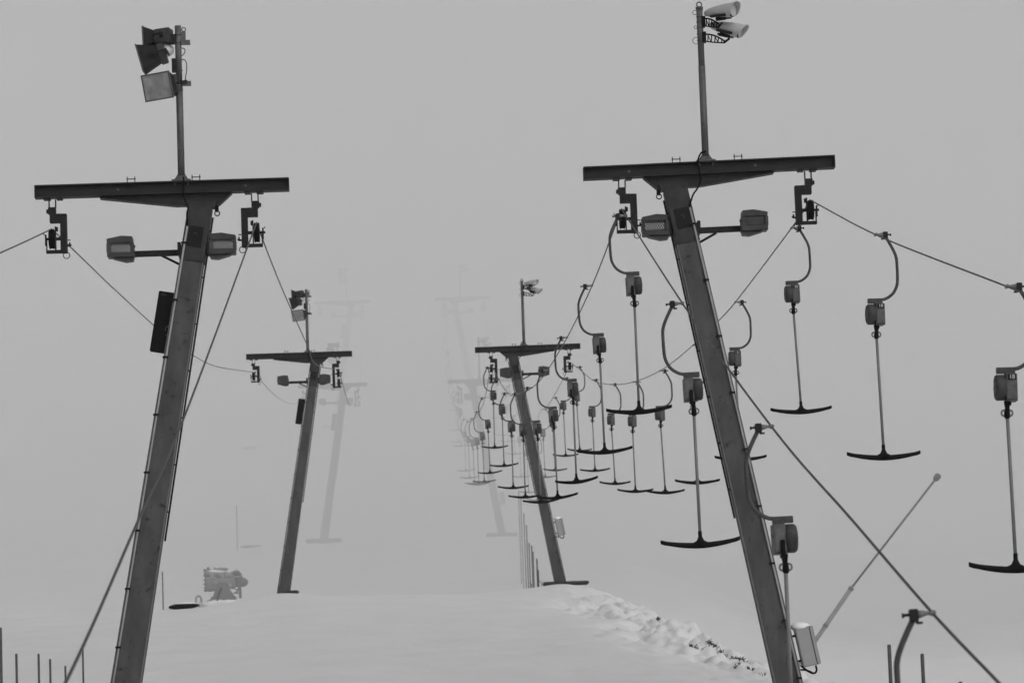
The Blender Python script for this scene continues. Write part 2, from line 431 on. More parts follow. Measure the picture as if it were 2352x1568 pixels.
for k, Y in enumerate(RL):
    if k in near_l: lab = near_l[k]
    elif Y < 107: lab = '%s tow bar up the slope on the inner rope between first and second right towers' % ORD[k-4]
    elif Y < 164: lab = 'hazy tow bar on the inner rope, %s beyond the second right tower' % ORD[k-11].replace('nearest', 'first')
    else: lab = 'ghostly tow bar in the fog on the inner rope, %s beyond the third right tower' % ORD[k-18].replace('nearest', 'first')
    place_bar('RL', X_RL, Y, True, lab, yaws.get(k, random.uniform(-.3, .3)), random.uniform(-.014, .014) + .027)
RR = [46.62 + 8.09*k for k in range(-2, 18)]
near_r = {18: 'tow bar numbered 18 half cut off by the right edge of the picture', 19: 'tow bar numbered 19 hanging free at the right of the picture',
          20: 'tow bar numbered 20 hanging under the outer wheel of the right foreground tower', 21: 'tow bar numbered 21 just right of the right foreground column',
          22: 'tow bar numbered 22 mostly hidden behind the right foreground column'}
for k, Y in enumerate(RR):
    num = 18 + k
    if num in near_r: lab = near_r[num]
    elif Y < 109: lab = 'small tow bar on the outer rope, %s to the left of the right foreground column' % ORD[k-5].replace('nearest', 'first')
    elif Y < 164: lab = 'hazy tow bar on the outer rope, %s beyond the second right tower' % ORD[k-10].replace('nearest', 'first')
    else: lab = 'ghostly tow bar in the fog on the outer rope, %s beyond the third right tower' % ORD[k-17].replace('nearest', 'first')
    place_bar('RR', X_RR, Y, False, lab, {0: .1, 1: .02, 2: 0, 3: .1, 4: .1, 5: .2, 6: .1, 7: .35, 8: -.2, 9: .4}.get(k, random.uniform(-.3, .3)), random.uniform(-.014, .014) + (.02 if k == 0 else 0), num if num <= 28 else None)
def kill(o):
    for ch in list(o.children): kill(ch)
    bpy.data.objects.remove(o)
kill(proto)

# ------------------------------------------------------------------ lift towers
HB = 7.42
def P2(s, j, x, z): return (j + s*x, z)
def sheave(parent, s, xw, zb, toward, double=False, ring=True):
    """hanger with its wheel; xw wheel centre (tower coordinates), zb underside of the beam, toward = +1/-1 side of the column"""
    a = MB(); t = toward
    def bx(m_, x0, x1, y0, y1, z0, z1):
        xa, xb = xw + t*x0, xw + t*x1; m_.box(min(xa, xb), max(xa, xb), y0, y1, z0, z1)
    bx(a, -.10, -.01, -.09, .09, zb-.022, zb-.002); bx(a, .07, .15, -.09, .09, zb-.022, zb-.002)
    bx(a, -.035, -.02, -.025, .025, zb-.13, zb-.02); bx(a, .05, .065, -.025, .025, zb-.13, zb-.02)
    bx(a, -.04, .06, -.05, .05, zb-.215, zb-.125); bx(a, -.065, -.04, -.03, .03, zb-.20, zb-.15)
    L = .67 if not double else .92
    bx(a, -.02, .12, -.055, .055, zb-.33, zb-.213)                    # box arm
    bx(a, .115, .20, -.058, .058, zb-L-.06, zb-.215)                  # column
    a.cyl((xw + t*.20, 0, zb-.56), (xw + t*.245, 0, zb-.56), .008, 6)
    o = a.build('sheave_hanger', m_dark, parent, bevel=.006)
    ws = [(0, zb-.54)] if not double else [(-.25, zb-.54), (.25, zb-.80)]
    for (yy, zc) in ws:
        wl = MB(); wl.tube([(xw-.036, yy, zc), (xw-.030, yy, zc), (xw-.012, yy, zc), (xw+.012, yy, zc), (xw+.030, yy, zc), (xw+.036, yy, zc)], [.118, .134, .125, .125, .134, .118], 28)
        wl.cyl((xw-.07, yy, zc), (xw+.11, yy, zc), .016, 8)
        wl.build('wheel', m_black, o)
    g = MB()
    def gx(x0, x1, y0, y1, z0, z1):
        xa, xb = xw + t*x0, xw + t*x1; g.box(min(xa, xb), max(xa, xb), y0, y1, z0, z1)
    zc = zb-.54
    gx(.042, .056, -.035, .035, zb-L-.02, zc+.165); gx(.056, .08, -.03, .03, zc+.10, zc+.155)
    gx(-.075, -.062, -.03, .03, zb-L-.06, zc+.02); gx(-.075, .20, -.04, .04, zb-L-.06, zb-L-.02)
    gx(.055, .12, -.02, .02, zc-.02, zc+.02); gx(-.09, -.07, -.02, .02, zc-.09, zc+.06)
    g.cyl((xw - t*.09, 0, zc+.05), (xw - t*.112, -.02, zc+.075), .007, 6)
    g.build('wheel_cage', m_dark, o, bevel=.004)
    if ring: MB().ring((xw + t*.19, -.03, zb-L-.095), .042, .006).build('eye_ring', m_black, o)
    r = MB()
    r.cyl((xw + t*.20, -.02, zb-L+.03), (xw + t*.255, -.03, zb-L+.04), .012, 6); r.cyl((xw+t*.23, -.03, zb-L+.02), (xw+t*.235, -.03, zb-L+.075), .010, 6)
    r.build('clamp_screw', m_black, o)
def arm_lamp(parent, cx, cz, side, grille=True):
    """lamp seen from behind on the cross arm; side = +1 outer end on the right"""
    s = side; f = MB()
    def X(u): return cx + s*u
    # tilted sheet hood above and below, open in front
    f.prism([(X(-.17), cz+.072), (X(-.165), cz+.150), (X(-.02), cz+.160), (X(.17), cz+.125), (X(.165), cz+.070)], -.12, .13)
    f.prism([(X(-.185), cz-.055), (X(-.18), cz-.125), (X(.165), cz-.115), (X(.165), cz-.05)], -.13, .12)
    f.prism([(X(-.175), cz-.126), (X(-.17), cz-.165), (X(-.07), cz-.175), (X(.10), cz-.128)], -.10, .10)
    f.box(min(X(-.18), X(-.135)), max(X(-.18), X(-.135)), -.125, .125, cz-.056, cz+.071)
    f.box(min(X(.128), X(.172)), max(X(.128), X(.172)), -.125, .125, cz-.056, cz+.071)
    o = f.build('floodlight', m_lampg, parent, bevel=.006)
    g = MB(); x0, x1, z0, z1 = min(X(-.136), X(.129)), max(X(-.136), X(.129)), cz-.058, cz+.073
    if grille:
        n = 8; pitch = (x1-x0)/n; h = z1-z0; t_ = .0088
        for k in range(-5, n+1):
            for dr in (1, -1):
                xa = x0 + pitch*k; pts = []
                xb = xa + h*.62
                ca, cb = (xa, xb) if dr == 1 else (xb, xa)
                a_, b_ = Vector((ca, 0, z0)), Vector((cb, 0, z1))
                # clip to the frame
                t0, t1 = 0, 1
                d = b_.x - a_.x
                if abs(d) > 1e-6:
                    ta, tb = (x0-a_.x)/d, (x1-a_.x)/d
                    t0, t1 = max(0, min(ta, tb)), min(1, max(ta, tb))
                if t1 <= t0: continue
                p, q = a_.lerp(b_, t0), a_.lerp(b_, t1)
                y = -.10 if dr == 1 else -.097
                g.hexa([Vector(v) for v in ((p.x-t_, y-.001, p.z), (p.x+t_, y-.001, p.z), (p.x+t_, y+.001, p.z), (p.x-t_, y+.001, p.z),
                                            (q.x-t_, y-.001, q.z), (q.x+t_, y-.001, q.z), (q.x+t_, y+.001, q.z), (q.x-t_, y+.001, q.z))])
        g.build('grille', m_lampg, o)
    else:
        g.box(x0, x1, -.10, -.09, z0, z1); g.box(x0+.02, x1-.02, -.106, -.10, z0+.012, z1-.012)
        g.build('rear_cover', m_lampg, o)
    k = MB(); k.cyl((X(-.182), -.05, cz+.02), (X(-.20), -.05, cz+.02), .014, 8); k.cyl((X(-.182), -.05, cz-.06), (X(-.20), -.05, cz-.06), .012, 8); k.build('bolt', m_dark, o)
def frustum_lamp(parent, c, direction, roll, glass_mat, w=.33, h=.31, depth=.24, rear=True, long=.10):
    d = Vector(direction).normalized(); q = d.to_track_quat('Y', 'Z').to_matrix().to_4x4()
    m = Matrix.Translation(c) @ q @ Matrix.Rotation(roll, 4, 'Y')
    b = MB(); W, H = w/2, h/2; k = .62
    b.hexa([m @ Vector(p) for p in ((-W*k,-depth,-H*k),(W*k,-depth,-H*k),(W,0,-H),(-W,0,-H),(-W*k,-depth,H*k),(W*k,-depth,H*k),(W,0,H),(-W,0,H))])
    o = b.build('floodlight', m_lampd, parent, bevel=.004)
    g = MB(); g.box(-W+.012, W-.012, .001, .008, -H+.012, H-.012, m); g.build('front_glass', glass_mat, o)
    fr = MB()
    for a in ((-W-.006, W+.006, H-.012, H+.006), (-W-.006, W+.006, -H-.006, -H+.012)): fr.box(a[0], a[1], -.004, .014, a[2], a[3], m)
    for a in ((-W-.006, -W+.012), (W-.012, W+.006)): fr.box(a[0], a[1], -.004, .014, -H+.012, H-.012, m)
    fr.build('front_frame', m_galv, o)
    if rear:
        r = MB(); r.box(-W*.55, W*.55, -depth-long, -depth-.002, -H*.75, H*.7, m); r.build('gear_housing', m_lampg, o, bevel=.01)
    br = MB()
    br.box(-W-.02, -W-.006, -.16, -.12, -.015, .015, m); br.box(W+.006, W+.02, -.16, -.12, -.015, .015, m)
    br.box(-W-.02, W+.02, -depth-.13, -depth-.11, -.02, .02, m); br.box(-W-.02, -W-.006, -depth-.11, -.12, -.012, .012, m); br.box(W+.006, W+.02, -depth-.11, -.12, -.012, .012, m)
    br.build('yoke', m_dark, o)
    return o
def projector(parent, c, direction, up, L=.46):
    d = Vector(direction).normalized(); x = d; z = (Vector(up) - d*Vector(up).dot(d)).normalized(); y = z.cross(x)
    m = Matrix(((x.x, y.x, z.x, c[0]), (x.y, y.y, z.y, c[1]), (x.z, y.z, z.z, c[2]), (0, 0, 0, 1)))
    b = MB(); rings = []
    for u, ry, rt, rb in ((0, .035, .03, .03), (.06, .07, .055, .05), (.16, .095, .075, .065), (.30, .115, .09, .08), (.42, .12, .095, .085), (.46, .118, .105, .07)):
        rg = []
        for k in range(18):
            a = 2*math.pi*k/18; cs, sn = math.cos(a), math.sin(a)
            rr = rt if sn > 0 else rb
            yy = math.copysign(abs(cs)**.8, cs)*ry; zz = math.copysign(abs(sn)**.85, sn)*rr
            uu = u + (.05*max(0, zz/.1) if u > .4 else 0) - (.05*max(0, -zz/.1) if u > .4 else 0)
            rg.append(m @ Vector((uu*L/.46, yy, zz)))
        rings.append(rg)
    b.loft(rings, cap=False); b.face([v for v in b.bm.verts][:18][::-1])
    b.loft([[m @ Vector((u*L/.46, math.cos(2*math.pi*k/18)*r1, math.sin(2*math.pi*k/18)*r1 + .004)) for k in range(18)] for u, r1 in ((.43, .088), (.40, .075))])
    o = b.build('floodlight', m_lampw, parent)
    g = MB(); g.tube([m @ Vector((.405*L/.46, 0, 0)), m @ Vector((.418*L/.46, 0, 0))], [.092, .092], 18); g.build('bezel', m_lampd, o)
    g = MB(); g.tube([m @ Vector((.418*L/.46, 0, .012)), m @ Vector((.426*L/.46, 0, .012))], [.056, .05], 18); g.build('lens', m_glass, o)
    g = MB(); g.box(.12, .34, -.10, -.06, -.085, -.06, m); g.box(.12, .34, .06, .10, -.085, -.06, m); g.box(.16, .30, -.005, .005, -.12, -.06, m); g.build('cooling_fin', m_dark, o)
def lamp_bracket(parent, x0, z0, L, slope):
    """pierced black arm from the mast"""
    b = MB(); n = 7
    def top(u): return z0 + .045 - slope*u*L*.3 + .03*math.sin(u*3) - .075*u
    def bot(u): return z0 - .05 - .03*u - .02*u*(1-u)
    b.tube([(x0 + u*L, 0, top(u)) for u in [i/8 for i in range(9)]], .011, 6)
    b.tube([(x0 + u*L, 0, bot(u)) for u in [i/8 for i in range(9)]], .009, 6)
    for u in (0, .16, .33, .5, .66, .83, 1): b.tube([(x0 + u*L, 0, bot(u)), (x0 + min(1, u+.04)*L, 0, top(min(1, u+.04)))], .008, 5)
    for u in (.16, .5): b.tube([(x0 + u*L, 0, top(u)), (x0 + (u+.17)*L, 0, bot(u+.17))], .006, 5)
    b.tube([(x0 + L*.95, 0, bot(1)), (x0 + L*1.25, 0, bot(1)+.06)], .015, 8)
    b.box(x0-.03, x0+.02, -.05, .05, z0-.07, z0+.07)
    b.build('lamp_bracket', m_black, parent)

def tower(side, t, lean, tilt, label, detail, mast_off, mast_top, lamps, extra):
    """side +1: the right lift (column leans out to the right at its foot), -1: the left lift"""
    Yt, zb = TW[t]; s = side; tilt = TILT.get((s, t), 0); zb += DZ.get((s, t), 0); J = XR if s > 0 else XL
    foot = J + s*lean*HB
    base = Vector((foot, Yt, zb - HB))
    T = empty('lift_tower', base, label, 'lift tower', 'leaning steel lift towers')
    j = J - foot                                        # beam junction in tower coordinates
    def X(u): return j + s*u                            # u: outward from the junction
    def bz(x): return HB + tilt*(x - j)                 # beam centre height
    L = math.hypot(lean, 1)
    ax = Vector((-s*lean, 0, 1)).normalized(); px = Vector((ax.z, 0, -ax.x))    # along / across the column
    def col(h, off, y=0): return ax*h + px*off + Vector((0, y, 0))
    Htop = (HB-.26)/ax.z; Hj = Htop-.72                # head piece is the top .72 m
    wtop, wbot = .150, (.202 if s < 0 else .184)
    def hw(h): return wbot + (wtop-wbot)*h/Htop
    def slab(m_, h0, h1, o0, o1, y0, y1, scale=True):
        f0, f1 = (hw(h0), hw(h1)) if scale else (1, 1)
        p = [col(h0, o0*f0, y0), col(h0, o1*f0, y0), col(h0, o1*f0, y1), col(h0, o0*f0, y1), col(h1, o0*f1, y0), col(h1, o1*f1, y0), col(h1, o1*f1, y1), col(h1, o0*f1, y1)]
        return m_.hexa(p)
    c = MB(); slab(c, -.35, Hj, -1, 1, -.13, .13)
    col_o = c.build('column', m_trunk, T, bevel=.008)
    e = MB()                                             # pale lip of the folded sheet along both edges
    for o0, o1 in ((-1.0, -.93), (.93, 1.0)):
        slab(e, .1, Hj-.02, o0, o1, -.134, -.131)
    e.build('edge_lip', m_edge, col_o)
    c = MB(); slab(c, Hj+.003, Htop, -1.03, 1.03, -.138, .138); slab(c, Hj-.02, Hj+.006, -1.06, 1.06, -.145, .145)
    head = c.build('column_head', m_head, T, bevel=.006)
    c = MB(); slab(c, Htop-.55, Htop-.28, -.62, .62, -.146, -.139); head_pl = c.build('tower_plate', m_plate, head)
    c = MB(); q = col(Htop-.40, 0, -.149)
    c.tube([q + Vector((math.cos(a)*.024, 0, math.sin(a)*.028)) for a in [R(160 - 22*i) for i in range(10)]], .0045, 5); c.build('plate_mark', m_lampg, head)
    c = MB()
    for i in range(4):
        a = col(Htop-.24+random.uniform(-.02, .02), random.uniform(-.03, .05), -.1390)
        c.ring(a, random.uniform(.02, .04), .004)
    # pipes down the column: pale conduit (outer edge) and a dark bar standing off the inner edge
    pp = MB(); e_off = s*.80
    top_h = Htop-.30
    pp.tube([col(h, e_off*hw(h), -.152) for h in (.2, 2, 4, top_h)], .0135, 8)
    pipe = pp.build('conduit', m_pipe, T)
    h = top_h-.22
    while h > .4:
        cc = col(h, e_off*hw(h), -.15); MB().box(cc.x-.045, cc.x+.03, cc.y-.022, cc.y+.02, cc.z-.013, cc.z+.013).build('pipe_clip', m_clip, pipe); h -= .76
    bp = MB(); io = -s
    bp.tube([col(h, io*(hw(h)+.030), -.02) for h in (Htop-4.4, Htop-2.5, Htop-.12)], .013, 6)
    h = Htop-.3
    while h > Htop-4.3:
        a = col(h, io*(hw(h)-.005), -.02); b = col(h, io*(hw(h)+.035), -.02); bp.tube([a, b], .010, 6); h -= .62
    bp.build('climbing_rail', m_dark, T)
    # crossbeam: H section
    b = MB(); xi, xo = X(-1.12 if s < 0 else -1.155), X(2.21 if s < 0 else 2.175); x0, x1 = min(xi, xo), max(xi, xo)
    def run(m_, xa, xb, za, zc_, y0, y1):
        m_.hexa([Vector(p) for p in ((xa,y0,bz(xa)+za),(xb,y0,bz(xb)+za),(xb,y1,bz(xb)+za),(xa,y1,bz(xa)+za),(xa,y0,bz(xa)+zc_),(xb,y0,bz(xb)+zc_),(xb,y1,bz(xb)+zc_),(xa,y1,bz(xa)+zc_))])
    run(b, x0, x1, .066, .084, -.09, .09); run(b, x0, x1, -.084, -.066, -.09, .09); run(b, x0+.003, x1-.003, -.0655, .0655, -.02, .02)
    run(b, x0, x0+.012, -.0655, .0655, -.088, .088); run(b, x1-.012, x1, -.0655, .0655, -.088, .088)
    for u in (-.55, 1.12):
        xc = X(u); run(b, xc-.07, xc+.07, -.0652, .0652, -.032, -.0205)
    beam = b.build('crossbeam', m_beam, T, bevel=.003)
    for u in (-.55, 1.12):
        xc = X(u); MB().cyl((xc, -.038, bz(xc)), (xc, -.0325, bz(xc)), .017, 10).build('beam_bolt', m_galv, beam)
    # haunch under the beam
    hn = MB(); zt = -.0845
    def Z(u, dz): return bz(X(u)) + dz
    out = [(X(-.37), Z(-.37, zt)), (X(-.20), Z(-.20, -.235)), (X(.36), Z(.36, -.235)), (X(1.35), Z(1.35, -.107)), (X(1.37), Z(1.37, zt))]
    if s < 0: out = out[::-1]
    hn.prism(out, -.012, .012)
    lower = [(-.37, -.088), (-.20, -.238), (.36, -.238), (1.36, -.108)]
    for (ua, da), (ub, db) in zip(lower, lower[1:]):
        xa, xb = X(ua), X(ub); za, zb2 = Z(ua, da), Z(ub, db); y = .075
        hn.hexa([Vector(p) for p in ((xa,-y,za-.010),(xb,-y,zb2-.010),(xb,y,zb2-.010),(xa,y,za-.010),(xa,-y,za),(xb,-y,zb2),(xb,y,zb2),(xa,y,za))])
    hn.prism([(X(-.17), Z(0, -.20)), (X(-.14), Z(0, -.285)), (X(.20), Z(0, -.285)), (X(.23), Z(0, -.20))], -.10, .10)
    hn.build('haunch', m_haunch, beam, bevel=.002)
    # staples on the top flange
    for u in (detail['staples']):
        st = MB(); xc = X(u); z = bz(xc)+.084
        for dx in (-.05, .05): st.cyl((xc+dx, 0, z-.005), (xc+dx, 0, z+.085), .006, 6); st.blob((xc+dx, 0, z+.055), .011, .011, .011, 8, 5)
        st.cyl((xc-.055, 0, z+.055), (xc+.055, 0, z+.055), .006, 6)
        st.build('lifting_staple', m_dark, beam)
    # hook / shackle at the column head and the sagging lead
    hk = MB(); q = Vector((X(-.17), -.05, HB-.36)); hk.ring(q, .032, .008); hk.box(q.x-.03, q.x+.02, -.08, -.02, q.z+.02, q.z+.10)
    hk.build('shackle', m_black, head)
    mx = X(mast_off); mb = bz(mx)+.084
    ld = MB()
    a0 = Vector((mx + .0*s, -.055, mb+.13)); off = -1 if s > 0 else 1
    if s > 0: pl = [a0, (mx-.07, -.10, mb+.10), (mx-.115, -.11, mb-.01), (mx-.105, -.11, mb-.12), (mx-.085, -.11, mb-.24), (mx-.13, -.12, mb-.36), (mx-.20, -.15, mb-.46), col(top_h+.02, e_off*hw(top_h), -.152)]
    else: pl = [(mx+.03, -.05, mb+.05), (mx+.035, -.10, mb-.02), (mx+.03, -.11, mb-.14), (mx+.045, -.12, mb-.26), (mx+.085, -.14, mb-.37), (mx+.07, -.15, mb-.46), col(top_h+.02, e_off*hw(top_h), -.152)]
    ld.tube(smooth_path(pl, 5), .0125, 8); ld.build('power_lead', m_black, T)
    # sheaves
    for (u_x, dbl) in (((X_RL if s > 0 else X_LR) - foot, t >= 2), ((X_RR if s > 0 else X_LL) - foot, False)):
        tow = 1 if u_x < j else -1
        zu = bz(u_x) - .084
        sheave(T, s, u_x, wheel_top(u_x + foot, t) - base.z - .134 + .54, tow, dbl)
    # lamp arm
    za = HB-(.83 if s < 0 else .80); tl = tilt
    am = MB(); xo_, xi_ = X(detail['arm_out']), X(detail['arm_in']); ya = .19
    xs0, xs1 = min(xo_, xi_), max(xo_, xi_)
    am.hexa([Vector(p) for p in ((xs0,ya-.035,za-.038+tl*(xs0-j)),(xs1,ya-.035,za-.038+tl*(xs1-j)),(xs1,ya+.035,za-.038+tl*(xs1-j)),(xs0,ya+.035,za-.038+tl*(xs0-j)),
                                 (xs0,ya-.035,za+.038+tl*(xs0-j)),(xs1,ya-.035,za+.038+tl*(xs1-j)),(xs1,ya+.035,za+.038+tl*(xs1-j)),(xs0,ya+.035,za+.038+tl*(xs0-j)))])
    cc = col((za)/ax.z, 0)
    am.tube([(cc.x + s*.44, ya, za-.03), (cc.x + s*.20, ya-.02, za-.16)], .018, 6)
    for k in (-1, 1):
        am.box(cc.x + k*.19 - .02, cc.x + k*.19 + .02, -.10, ya-.036, za-.07, za+.10)
    arm = am.build('lamp_arm', m_dark, T, bevel=.004)
    for (u, grl) in lamps:
        xx = X(u); sd = 1 if xx > cc.x else -1
        arm_lamp(T, xx, za + .045 + tl*(xx-j), sd, grl)
    # mast
    m = MB(); Lm = mast_top
    m.tube([(mx, 0, mb+.02), (mx, 0, mb+Lm*.62)], .046, 16)
    m.tube([(mx, 0, mb+Lm*.62), (mx, 0, mb+Lm)], .0425, 16)
    m.box(mx-.125, mx+.125, -.09, .09, mb+.002, mb+.02)
    m.prism([(mx-.10, mb+.02), (mx+.10, mb+.02), (mx+.045, mb+.10), (mx-.045, mb+.10)], -.008, .008)
    m.prism([(mx-.07, mb+.021), (mx+.07, mb+.021), (mx+.05, mb+.07), (mx-.05, mb+.07)], -.055, .055)
    for dx in (-.085, .085): m.cyl((mx+dx, -.06, mb-.06), (mx+dx, -.06, mb+.03), .008, 6)
    mast = m.build('lamp_mast', m_galv, T)
    zt = mb+Lm
    if s > 0:
        r = MB(); r.ring((mx, 0, zt+.045), .032, .009)
        r.tube([(mx, 0, zt-.015), (mx, 0, zt+.012)], .05, 14); r.build('mast_cap', m_galv, mast)
        for k, (dz, rr) in enumerate(((-.06, .03), (-.26, .02), (-.44, .045))): MB().ring((mx-.06, 0, zt+dz), rr, .004, n=14).build('cable_loop', m_dark, mast)
        for dz in (-.03, -.12, -.19, -.27, -.35, -.44): MB().ring((mx, 0, zt+dz), .046, .005, axis='z').build('strap_ring', m_galv, mast)
        projector(T, (mx+.075, -.02, zt-.085), (1, -.62, -.02), (-.05, .1, 1), .44)
        projector(T, (mx+.14, .12, zt-.21), (1, -.25, -.30), (.2, .1, 1), .46)
        lamp_bracket(T, mx+.05, zt-.19, .20, .2); lamp_bracket(T, mx+.05, zt-.40, .27, .4)
    else:
        for dz in (-.12, -.23, -.46, -.60, -.86): MB().ring((mx, 0, zt+dz), .047, .0055, axis='z').build('strap_ring', m_galv, mast)
        r = MB(); r.ring((mx+.075, 0, zt-.05), .026, .007)
        r.build('lifting_eye', m_galv, mast); MB().box(mx+.036, mx+.10, -.006, .006, zt-.19, zt-.08).build('eye_plate', m_galv, mast); r = MB(); r.box(mx+.04, mx+.155, -.05, .05, zt-.25, zt-.20); r.build('mast_clamp', m_galv, mast); r = MB(); r.box(mx+.04, mx+.155, -.05, .05, zt-.80, zt-.75)
        r.build('mast_clamp', m_galv, mast); r = MB()
        r.box(mx-.12, mx-.04, -.06, .05, zt-.24, zt-.12); r.box(mx-.09, mx-.035, -.04, .04, zt-.62, zt-.44); r.box(mx-.10, mx-.03, -.07, .05, zt-.93, zt-.86)
        r.build('lamp_mount', m_dark, mast)
        w_ = MB()
        w_.tube(smooth_path([(mx+.045, -.02, zt-.30), (mx+.085, -.02, zt-.32), (mx+.08, -.02, zt-.37), (mx+.045, -.02, zt-.41)], 4), .006, 6)
        w_.tube(smooth_path([(mx+.05, -.02, zt-.45), (mx+.095, -.02, zt-.48), (mx+.105, -.02, zt-.58), (mx+.09, -.02, zt-.68), (mx+.08, -.02, zt-.74)], 4), .006, 6)
        w_.build('lamp_wire', m_dark, mast)
        frustum_lamp(T, (mx-.41, .06, zt-.15), (-1, .30, -.06), .05, m_glass, .30, .27, .12, long=.22)
        fl = frustum_lamp(T, (mx-.49, -.06, zt-.45), (-1, .06, -.26), 0, m_lampw, .30, .36, .24)
        q = MB(); q.blob((mx-.21, .10, zt-.30), .15, .14, .10, 16, 8); q.build('snow_cap', m_snowcap, fl)
        frustum_lamp(T, (mx-.27, -.24, zt-.85), (-.62, -1, -.30), .02, m_glass, .44, .345, .22)
        r = MB(); r.box(mx-.42, mx-.04, .0, .03, zt-.69, zt-.66); r.build('lamp_stay', m_dark, T)
    extra(T, X, col, hw, s, Htop)
    # footing
    fx0, fx1, fh = FOOT[(s, t)]
    f = MB(); f.box(fx0, fx1, -.45, .35, -fh, .03)
    f.build('footing', m_conc, T, bevel=.03)
    return T

FOOT = {(1, 1): (-.7, .7, .2), (-1, 1): (-.7, .7, .2), (1, 2): (-.55, .88, .07), (-1, 2): (0, .48, .05), (1, 3): (-.75, .72, .15), (-1, 3): (-.85, .85, .14), (1, 4): (-.7, .7, .2), (-1, 4): (-.7, .7, .2)}
def ex_left(T, X, col, hw, s, Htop):
    h0, h1 = Htop-1.98, Htop-1.18
    def pt(h, o, y): return col(h, o, y)
    p = MB(); o0, o1 = -.365, -.12
    p.hexa([pt(h0, o0, -.06), pt(h0, o1, -.06), pt(h0, o1, .06), pt(h0, o0, .06), pt(h1, o0, -.06), pt(h1, o1, -.06), pt(h1, o1, .06), pt(h1, o0, .06)])
    o = p.build('signal_panel', m_black, T, bevel=.008)
    q = MB(); q.hexa([pt(h1-.06, -.33, -.063), pt(h1-.06, -.26, -.063), pt(h1-.06, -.26, -.061), pt(h1-.06, -.33, -.061), pt(h1-.03, -.33, -.063), pt(h1-.03, -.26, -.063), pt(h1-.03, -.26, -.061), pt(h1-.03, -.33, -.061)])
    q.build('panel_badge', m_dark, o)
    q = MB(); a = pt(h0+.28, -.20, -.10)
    q.tube(smooth_path([a, a + Vector((.02, -.02, .05)), a + Vector((.07, -.02, .06)), a + Vector((.06, -.02, -.02)), a + Vector((0, -.01, -.06))], 4), .005, 6)
    q.build('tie_wire', m_galv, o)
def ex_right(T, X, col, hw, s, Htop):
    h0, h1 = (.80, 1.31) if Htop and T.location.y < 60 else (1.45, 1.98)
    p = MB()
    def pt(h, o, y): return col(h, o, y)
    o0, o1 = .235, .47
    p.hexa([pt(h0, o0, -.12), pt(h0, o1, -.12), pt(h0, o1, .10), pt(h0, o0, .10), pt(h1, o0, -.12), pt(h1, o1, -.12), pt(h1, o1, .10), pt(h1, o0, .10)])
    o = p.build('switch_box', m_box, T, bevel=.012)
    q = MB(); q.hexa([pt(h0+.01, o1-.055, -.124), pt(h0+.01, o1-.045, -.124), pt(h0+.01, o1-.045, -.1205), pt(h0+.01, o1-.055, -.1205), pt(h1-.01, o1-.055, -.124), pt(h1-.01, o1-.045, -.124), pt(h1-.01, o1-.045, -.1205), pt(h1-.01, o1-.055, -.1205)])
    q.build('lid_seam', m_dark, o)
    c_ = pt(h1+.012, (o0+o1)/2 - .03, -.01); q = MB(); q.blob(c_, .13, .115, .065, 16, 8); q.build('snow_cap', m_snowcap, o)
    q = MB(); a = pt(h0-.005, .40, -.05)
    q.tube(smooth_path([a, a + Vector((.01, 0, -.06)), a + Vector((-.02, 0, -.10)), a + Vector((-.09, 0, -.08)), a + Vector((-.19, 0, .0))], 4), .013, 6)
    q.tube(smooth_path([a + Vector((-.05, 0, -.09)), a + Vector((-.12, 0, -.06)), a + Vector((-.2, 0, -.05))], 4), .012, 6)
    q.build('box_lead', m_black, o)
    for hh in (h0+.08, h1-.1):
        q = MB(); q.hexa([pt(hh, .15, -.02), pt(hh, o0, -.02), pt(hh, o0, .02), pt(hh, .15, .02), pt(hh+.03, .15, -.02), pt(hh+.03, o0, -.02), pt(hh+.03, o0, .02), pt(hh+.03, .15, .02)])
        q.build('box_mount', m_dark, o)

DL = dict(staples=(.10, .95), arm_out=.95, arm_in=-.30)
DR = dict(staples=(.08, .90), arm_out=.95, arm_in=-.30)
def cw(s, lean): return -s*0
tower(-1, 1, .179, -.004, 'nearest tower of the left lift, tall leaning column with three boxy floodlights', DL, .29, 2.08, ((1.11, True), (-.235, True)), ex_left)
tower(1, 1, .185, .011, 'nearest tower of the right lift, leaning column with pale box near its foot', DR, .47, 2.07, ((1.08, False), (-.24, True)), ex_right)
tower(-1, 2, .166, .0, 'second tower of the left lift, dark and small on the snow crest', DL, .27, 2.0, ((1.08, False), (-.25, False)), ex_left)
tower(1, 2, .172, .007, 'second tower of the right lift standing on the crest among the tow bars', DR, .40, 2.05, ((1.0, False), (-.22, False)), ex_right)
tower(-1, 3, .160, .0, 'third tower of the left lift, pale grey in the fog on its footing', DL, .27, 2.0, ((1.08, False), (-.25, False)), ex_left)
tower(1, 3, .165, .0, 'third tower of the right lift, pale grey shape in the fog', DR, .40, 2.0, ((1.0, False), (-.22, False)), ex_right)
tower(-1, 4, .160, .0, 'farthest tower of the left lift, barely visible ghost high up in the fog', DL, .27, 2.0, ((1.08, False), (-.25, False)), ex_left)
tower(1, 4, .165, .0, 'farthest tower of the right lift, barely visible high up in the fog', DR, .40, 2.0, ((1.0, False), (-.22, False)), ex_right)

